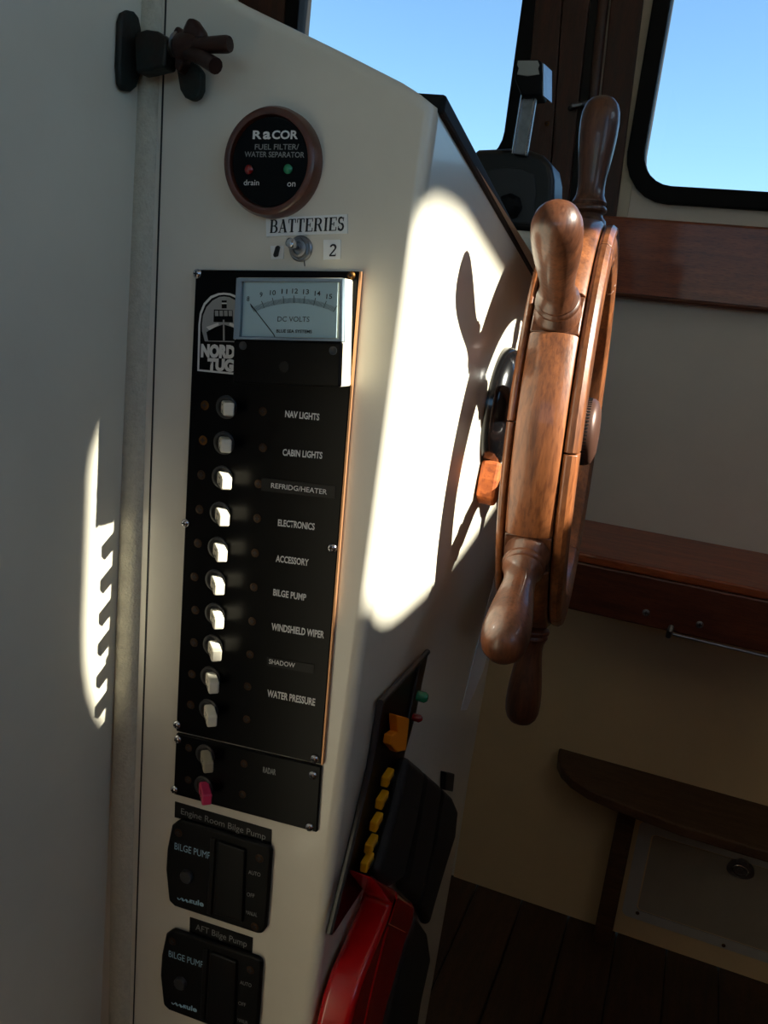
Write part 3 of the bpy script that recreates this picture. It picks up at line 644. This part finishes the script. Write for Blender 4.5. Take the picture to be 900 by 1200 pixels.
obj('bolt', MB().tube([a, b], .0042, 14), BRZ, la)
lug([(405, 200), (430, 166), (455, 180), (470, 260), (480, 420), (440, 480), (415, 440)], .007, .015, BRZR, 'washer_ear')
lug([(415, 400), (480, 380), (560, 420), (598, 470), (595, 590), (575, 640), (530, 664), (480, 640), (450, 590), (435, 500)], .004, .009, BRZ, 'swing_plate')
obj('ring', MB().lathe(F(*Q(440, 300), oA), (1, -.1, 0), [(-.0007, .0062), (.0007, .0066), (.0012, .0056), (-.001, .0055)], 24), CHRW, la)
wn = thing
wc = F(*Q(500, 300), oA + .003)
obj('nut_hub', MB().lathe(F(*Q(455, 310), oA + .002), (1, -.15, .02), [(0, .006), (.004, .0068), (.009, .006), (.013, .0045), (.013, 0)], 20), BRZR, la)
obj('wing', MB().tube([wc, F(*Q(610, 298), oA + .006), F(*Q(760, 292), oA + .010), F(*Q(785, 291), oA + .010)], [.0036, .0038, .0042, .0036], 14), BRZR, la)
lug([(445, 280), (465, 180), (500, 100), (545, 120), (590, 185), (605, 240), (560, 300), (500, 320)], .012, .020, BRZR, 'wing', .0025)
obj('wing', MB().tube([F(*Q(500, 340), oA + .004), F(*Q(610, 385), oA + .008), F(*Q(690, 435), oA + .012)], [.0036, .0038, .0040], 12), BRZR, la)

# ================================================================== STEERING WHEEL
C = Vector((-0.1120, 0.7370, H - 0.0821)); R0, R1, PH = .1680, .2680, math.radians(3.6)
ya, ti = .078, .0343
AX = Vector((math.cos(ya) * math.cos(ti), math.sin(ya) * math.cos(ti), math.sin(ti))).normalized()
UW = (Vector((0, 0, 1)) - AX * AX.z).normalized(); VW = AX.cross(UW); VW = -VW if VW.y > 0 else VW
wh = thing('steering_wheel', C, 'varnished wooden ship steering wheel with six turned handles, sunlit on its near side', 'steering wheel')
def wdir(deg): t = math.radians(deg) + PH; return VW * math.cos(t) + UW * math.sin(t)
hw = .0265
sgn = 1 if AX.cross(VW).dot(UW) > 0 else -1
def arcp(mb, prof, d0, d1, seg):
    """ring piece between wheel angles d0..d1; prof = closed section [(axial, radius)]"""
    k = len(prof); vs = []
    for i in range(seg + 1):
        dd = wdir(d0 + (d1 - d0) * i / seg)
        vs += [C + AX * h + dd * rr for h, rr in prof]
    fs = [(i * k + q, i * k + (q + 1) % k, (i + 1) * k + (q + 1) % k, (i + 1) * k + q) for i in range(seg) for q in range(k)]
    mb.add(vs, fs, True); mb.add(vs[:k], [tuple(range(k))]); mb.add(vs[-k:], [tuple(range(k))[::-1]]); return mb
band = [(-.0165, R0 - .012), (-.0165, R0 - .0015), (-.014, R0 + .0012), (-.007, R0 + .0026), (0, R0 + .003), (.007, R0 + .0026), (.014, R0 + .0012), (.0165, R0 - .0015), (.0165, R0 - .012)]
def side(s):
    p = [(.0172, R0 - .012), (.0172, R0 - .004), (.0195, R0 - .0015), (.0235, R0 - .0012), (.0268, R0 - .0035), (.0275, R0 - .007), (.0262, R0 - .010), (.0275, R0 - .014),
         (.0278, R0 - .022), (.0262, R0 - .025), (.0272, R0 - .028), (.0250, R0 - .032), (.018, R0 - .034), (.012, R0 - .034), (.012, R0 - .026)]
    return [(s * (a_ if s > 0 else .0172 + (a_ - .0172) * .6 if a_ > .0172 else a_), r_) for a_, r_ in p]
core = [(-.0165, R0 - .013), (.0165, R0 - .013), (.0165, R0 - .032), (.012, R0 - .035), (-.012, R0 - .035), (-.0165, R0 - .032)]
for i in range(6):
    c0 = 30 + 60 * i
    obj('rim_band', arcp(MB(), band, c0 + 5.6, c0 + 54.4, 26), WHL, wh, bevel=.0006, segs=2)
    obj('felloe', arcp(MB(), side(1), c0 - 33 + .15, c0 + 27 - .15, 30), WHL, wh, bevel=.0007, segs=2)
    obj('felloe', arcp(MB(), side(-1), c0 - 27 + .15, c0 + 33 - .15, 30), WHL, wh, bevel=.0007, segs=2)
obj('rim_core', arcp(MB(), core, 0, 360, 120), WHD, wh)
# handle blocks, handles, spokes
for i in range(6):
    dg = 30 + 60 * i; dd = wdir(dg); tt = dd.cross(AX).normalized()
    hb = MB(); prf = band
    # block: fills the band gap, flares from a flat square to the round shoulder
    arcp(hb, [(-.0165, R0 - .012), (-.0165, R0 - .0005), (.0165, R0 - .0005), (.0165, R0 - .012)], dg - 5.3, dg + 5.3, 6)
    hd = obj('handle', MB().lathe(C + dd * R0, dd, [(-.004, .0165), (.0035, .0155), (.0065, .0128), (.0085, .0120), (.0095, .0128), (.0105, .0146), (.0122, .0152), (.0140, .0146), (.0150, .0134), (.0165, .0140), (.0180, .0142), (.0200, .0130),
          (.024, .0114), (.030, .0110), (.037, .0114), (.047, .0127), (.058, .0142), (.069, .0153), (.080, .0157), (.088, .0150), (.094, .0130), (.098, .0096), (.1000, .005), (.1005, 0)], 40), WHL2, wh)
    obj('block', hb, WHL2, hd, bevel=.001)
    obj('spoke', MB().lathe(C, dd, [(.030, .010), (.036, .010), (.040, .013), (.044, .0135), (.047, .0100), (.060, .0086), (.078, .0100), (.094, .0118), (.102, .0100), (.106, .0128), (.111, .0128), (.115, .011), (.134, .012)], 20), WHL2, wh)
obj('hub', MB().lathe(C, AX, [(-.019, 0), (-.019, .030), (-.018, .040), (-.016, .043), (.010, .043), (.014, .038), (.016, .030), (.016, 0)], 48), WHD, wh)
cap_ = MB().lathe(C, AX, [(.016, .027), (.018, .0282), (.027, .0282), (.030, .026), (.033, .018), (.034, 0)], 48)
cp = obj('hub_cap', cap_, mat('hub_cap_bronze', (78, 52, 42), .4, .3), wh)
kn = MB()
for i in range(60):
    t = 2 * math.pi * i / 60; dd = UW * math.cos(t) + VW * math.sin(t)
    kn.box(C + AX * .0225 + dd * .0283, .0025, .0004, .0005, AX, dd, AX.cross(dd))
obj('knurling', kn, BLKM, cp)['kind'] = 'stuff'
# helm unit between console and wheel
dist = (C - EA).dot(SN) / AX.dot(SN); base = C - AX * dist
obj('shaft', MB()  .tube([base + AX * .021, C - AX * .02], .010, 16), CHRW, wh)
hm = thing('helm_mount', base, 'glossy black helm mount behind the wheel rim on the console side', 'helm mount')
pr = [(.0003, .050), (.005, .050), (.010, .048), (.0145, .042), (.0175, .033), (.019, .022), (.019, 0)]
obj('dome', MB().lathe(S(581, 477) + SN * .0003, SN, pr, 56), mat('glossy_black', (12, 12, 14), .2, coat=.8), hm)
bb = [(-.040, -.02), (-.047, .01), (-.055, .02), (-.066, .016), (-.074, .006), (-.078, -.018), (-.070, -.026), (-.055, -.024)]
cm = S(578, 478) + SN * .0004
obj('wooden_backing', MB().prism([cm + Vector((0, 0, z_)) + SD * y_ for z_, y_ in bb], SN * .016), RAW, hm, bevel=.003, label='orange raw wooden backing block')

# ================================================================== THROTTLE
YT = .98
def T(x, y, off=0): return hit(x, y, Vector((0, YT - off, 0)), Vector((0, 1, 0)))
def tslab(px, o0, o1): return MB().prism([T(x_, y_, o1) for x_, y_ in px], (0, o1 - o0, 0))
th = thing('throttle_control', T(605, 268), 'black engine control box with a chrome lever, behind the dash under the left windscreen', 'throttle')
hs_ = [(553, 178), (560, 174.5), (597, 173), (620, 175), (636, 181), (646, 192), (649.5, 210), (649, 235), (646, 270), (560, 270), (553, 220)]
obj('housing', tslab(hs_, -.06, .0), mat('control_box_black', (5, 5, 6), .4), th, bevel=.012, segs=5)
hr = [(566, 200), (590, 195), (612, 197), (626, 204), (628, 225), (624, 262), (575, 262), (566, 230)]
obj('recess_plate', tslab(hr, 0, .003), GREYP, th, bevel=.002)
kc = T(598, 243, .003)
obj('knob', MB().lathe(kc, NF, [(0, .013), (.004, .0145), (.012, .013), (.018, .009), (.019, 0)], 8, smooth=False), RUB, th, bevel=.001)
obj('indicator', tslab([(588, 236), (597, 231), (598, 234), (590, 239)], .003, .006), CHR, th)
lv = obj('lever', tslab([(600, 180), (617, 182), (629, 108), (612, 106)], .004, .012), CHRW, th, bevel=.001)
for a, b in (((601, 180), (613, 106)), ((616, 182), (628, 108))): obj('lever_edge', MB().tube([T(*a, .013), T(*b, .013)], .0016, 8), CHR, lv)
hd_ = obj('grip', tslab([(602, 71), (608, 69), (630, 69), (635, 72), (636, 90), (634, 112), (611, 113), (603, 93)], -.012, .022), RUB, th, bevel=.003, segs=3)
obj('grip_plate', tslab([(607, 71), (630, 71), (632, 76), (630.5, 80), (632, 87), (618, 89), (606, 87), (608, 80), (606, 76)], .022, .0232), mat('grey_inlay', (150, 155, 150), .5), hd_)
obj('side_plate', MB().prism([T(635.5, 74, .02), T(635.5, 112, .02), T(635.5, 112, .02) + Vector((.004, .028, 0)), T(635.5, 74, .02) + Vector((.004, .028, 0))], (.0012, 0, 0)), CHRW, hd_)

def kslab(pts, th_, lift=.0028):          # outline met on the side plane (k=0) or on its raised front (k=1), real thickness th_
    P = []
    for x_, y_, k in pts:
        p = S(x_, y_, th_ if k else 0); P.append(p - SN * (th_ if k else 0) + SN * lift)
    return MB().prism(P, SN * th_)
# ================================================================== FUSE PANEL on the side
fz = thing('fuse_panel', S(410, 1050), 'slanted black fuse panel with yellow fuses on the shaded side of the console', 'fuse panel')
obj('face_plate', fslab([(503, 762), (445, 822), (432, 900), (407, 1005), (385, 1096), (392, 1094), (414, 1060), (437, 1024), (459, 955), (474, 886), (487, 840)], .0003, .0024, S), BLK, fz, bevel=.001)
obj('raised_edge', MB().tube([S(501, 764, .005), S(446, 823, .005), S(433, 900, .005), S(408, 1005, .005), S(386, 1094, .005)], .0022, 8), GREYP, fz)
obj('rail', MB().tube([S(492, 776, .0035), S(478, 842, .0035), S(466, 872, .0035)], .0010, 6), GREYP, fz)
for i, q in enumerate(((454, 911), (447.6, 937), (441, 963), (435, 989), (430, 1010))):
    c = S(*q, .0075); 
    o = obj('fuse', MB().box(c,   .0026, .0070, .0037, SN, SD, Vector((0, 0, 1))), YEL, fz, bevel=.001)
    obj('blade_slot', MB().box(c + SN * .0035, .0002, .0045, .0008, SN, SD, Vector((0, 0, 1))), INK, o)
obj('fuse_puller', MB().prism([S(x_, y_, .010) for x_, y_ in ((465, 838), (480, 842), (476, 880), (466, 882), (458, 873), (460, 862), (466, 858))], -SN * .0058), YELO, fz, bevel=.001, label='orange yellow fuse puller')
obj('indicator_lamp', MB().lathe(S(489, 815, .004), SN, [(0, .004), (.006, .004), (.008, .0025), (.0085, 0)], 14), GRNL, fz, label='green lamp')
obj('indicator_lamp', MB().lathe(S(484, 840, .004), SN, [(0, .003), (.005, .003), (.007, .0015), (.0075, 0)], 14), REDL, fz, label='dark red lamp')

# ------------------------------------------------------------------ red case and black pad on the side
rc = thing('red_case', S(420, 1190), 'glossy red plastic case with a stepped lid hanging low on the console side', 'case')
lid_ = [(436, 1028, 1), (462, 1042, 1), (447, 1095, 1), (433, 1150, 1), (410, 1260, 1), (352, 1260, 0), (366, 1190, 0), (372, 1165, 0), (383, 1131, 0), (398, 1098, 0), (421, 1047, 0)]
obj('lid', kslab(lid_, .022), RED, rc, bevel=.006, segs=4)
obj('body', kslab([(463, 1043, 1), (483, 1059, 1), (482, 1076, 1), (470, 1108, 1), (459, 1146, 1), (451, 1173, 1), (430, 1260, 1), (409, 1260, 1), (432, 1155, 1), (447, 1097, 1)], .015), RED, rc, bevel=.005, segs=4)
obj('rib', MB().tube([S(451, 1082, .0165), S(473, 1093, .0165)], .0018, 8), RED, rc)
obj('catch', MB().prism([S(x_, y_, .019) for x_, y_ in ((434, 1112), (443, 1106), (440, 1126), (432, 1130))], -SN * .004), mat('dull_red_catch', (110, 60, 60), .6), rc, bevel=.001)
pd = thing('padded_bag', S(490, 1100), 'black ribbed vinyl bag in deep shade behind the red case', 'bag')
for cols in ([(478, 888), (496, 903), (486, 960), (470, 1030), (455, 1040), (440, 1026), (460, 958)], [(498, 905), (516, 921), (505, 990), (488, 1060), (473, 1045), (488, 962)],
             [(518, 923), (529, 934), (535, 948), (532, 978), (520, 1016), (508, 1056), (500, 1085), (490, 1062), (507, 990)]):
    obj('padded_channel', kslab([(x_, y_, 1) for x_, y_ in cols], .012), VIN, pd, bevel=.007, segs=4)
obj('lower_pocket', kslab([(x_, y_, 1) for x_, y_ in ((486, 1072), (499, 1092), (503, 1120), (492, 1170), (480, 1250), (440, 1250), (455, 1180), (472, 1112))], .014), mat('grey_green_vinyl', (24, 28, 28), .6), pd, bevel=.006, segs=4)

# ------------------------------------------------------------------ outside
struct(obj('bounce_plane', MB().prism([(-60, -60, -.75), (60, -60, -.75), (60, 60, -.75), (-60, 60, -.75)], (0, 0, -.02)), SEA))  # unseen plane added to bounce sunlight up through the windows

for o in list(bpy.data.objects):
    if '_w' in o.keys(): del o['_w']
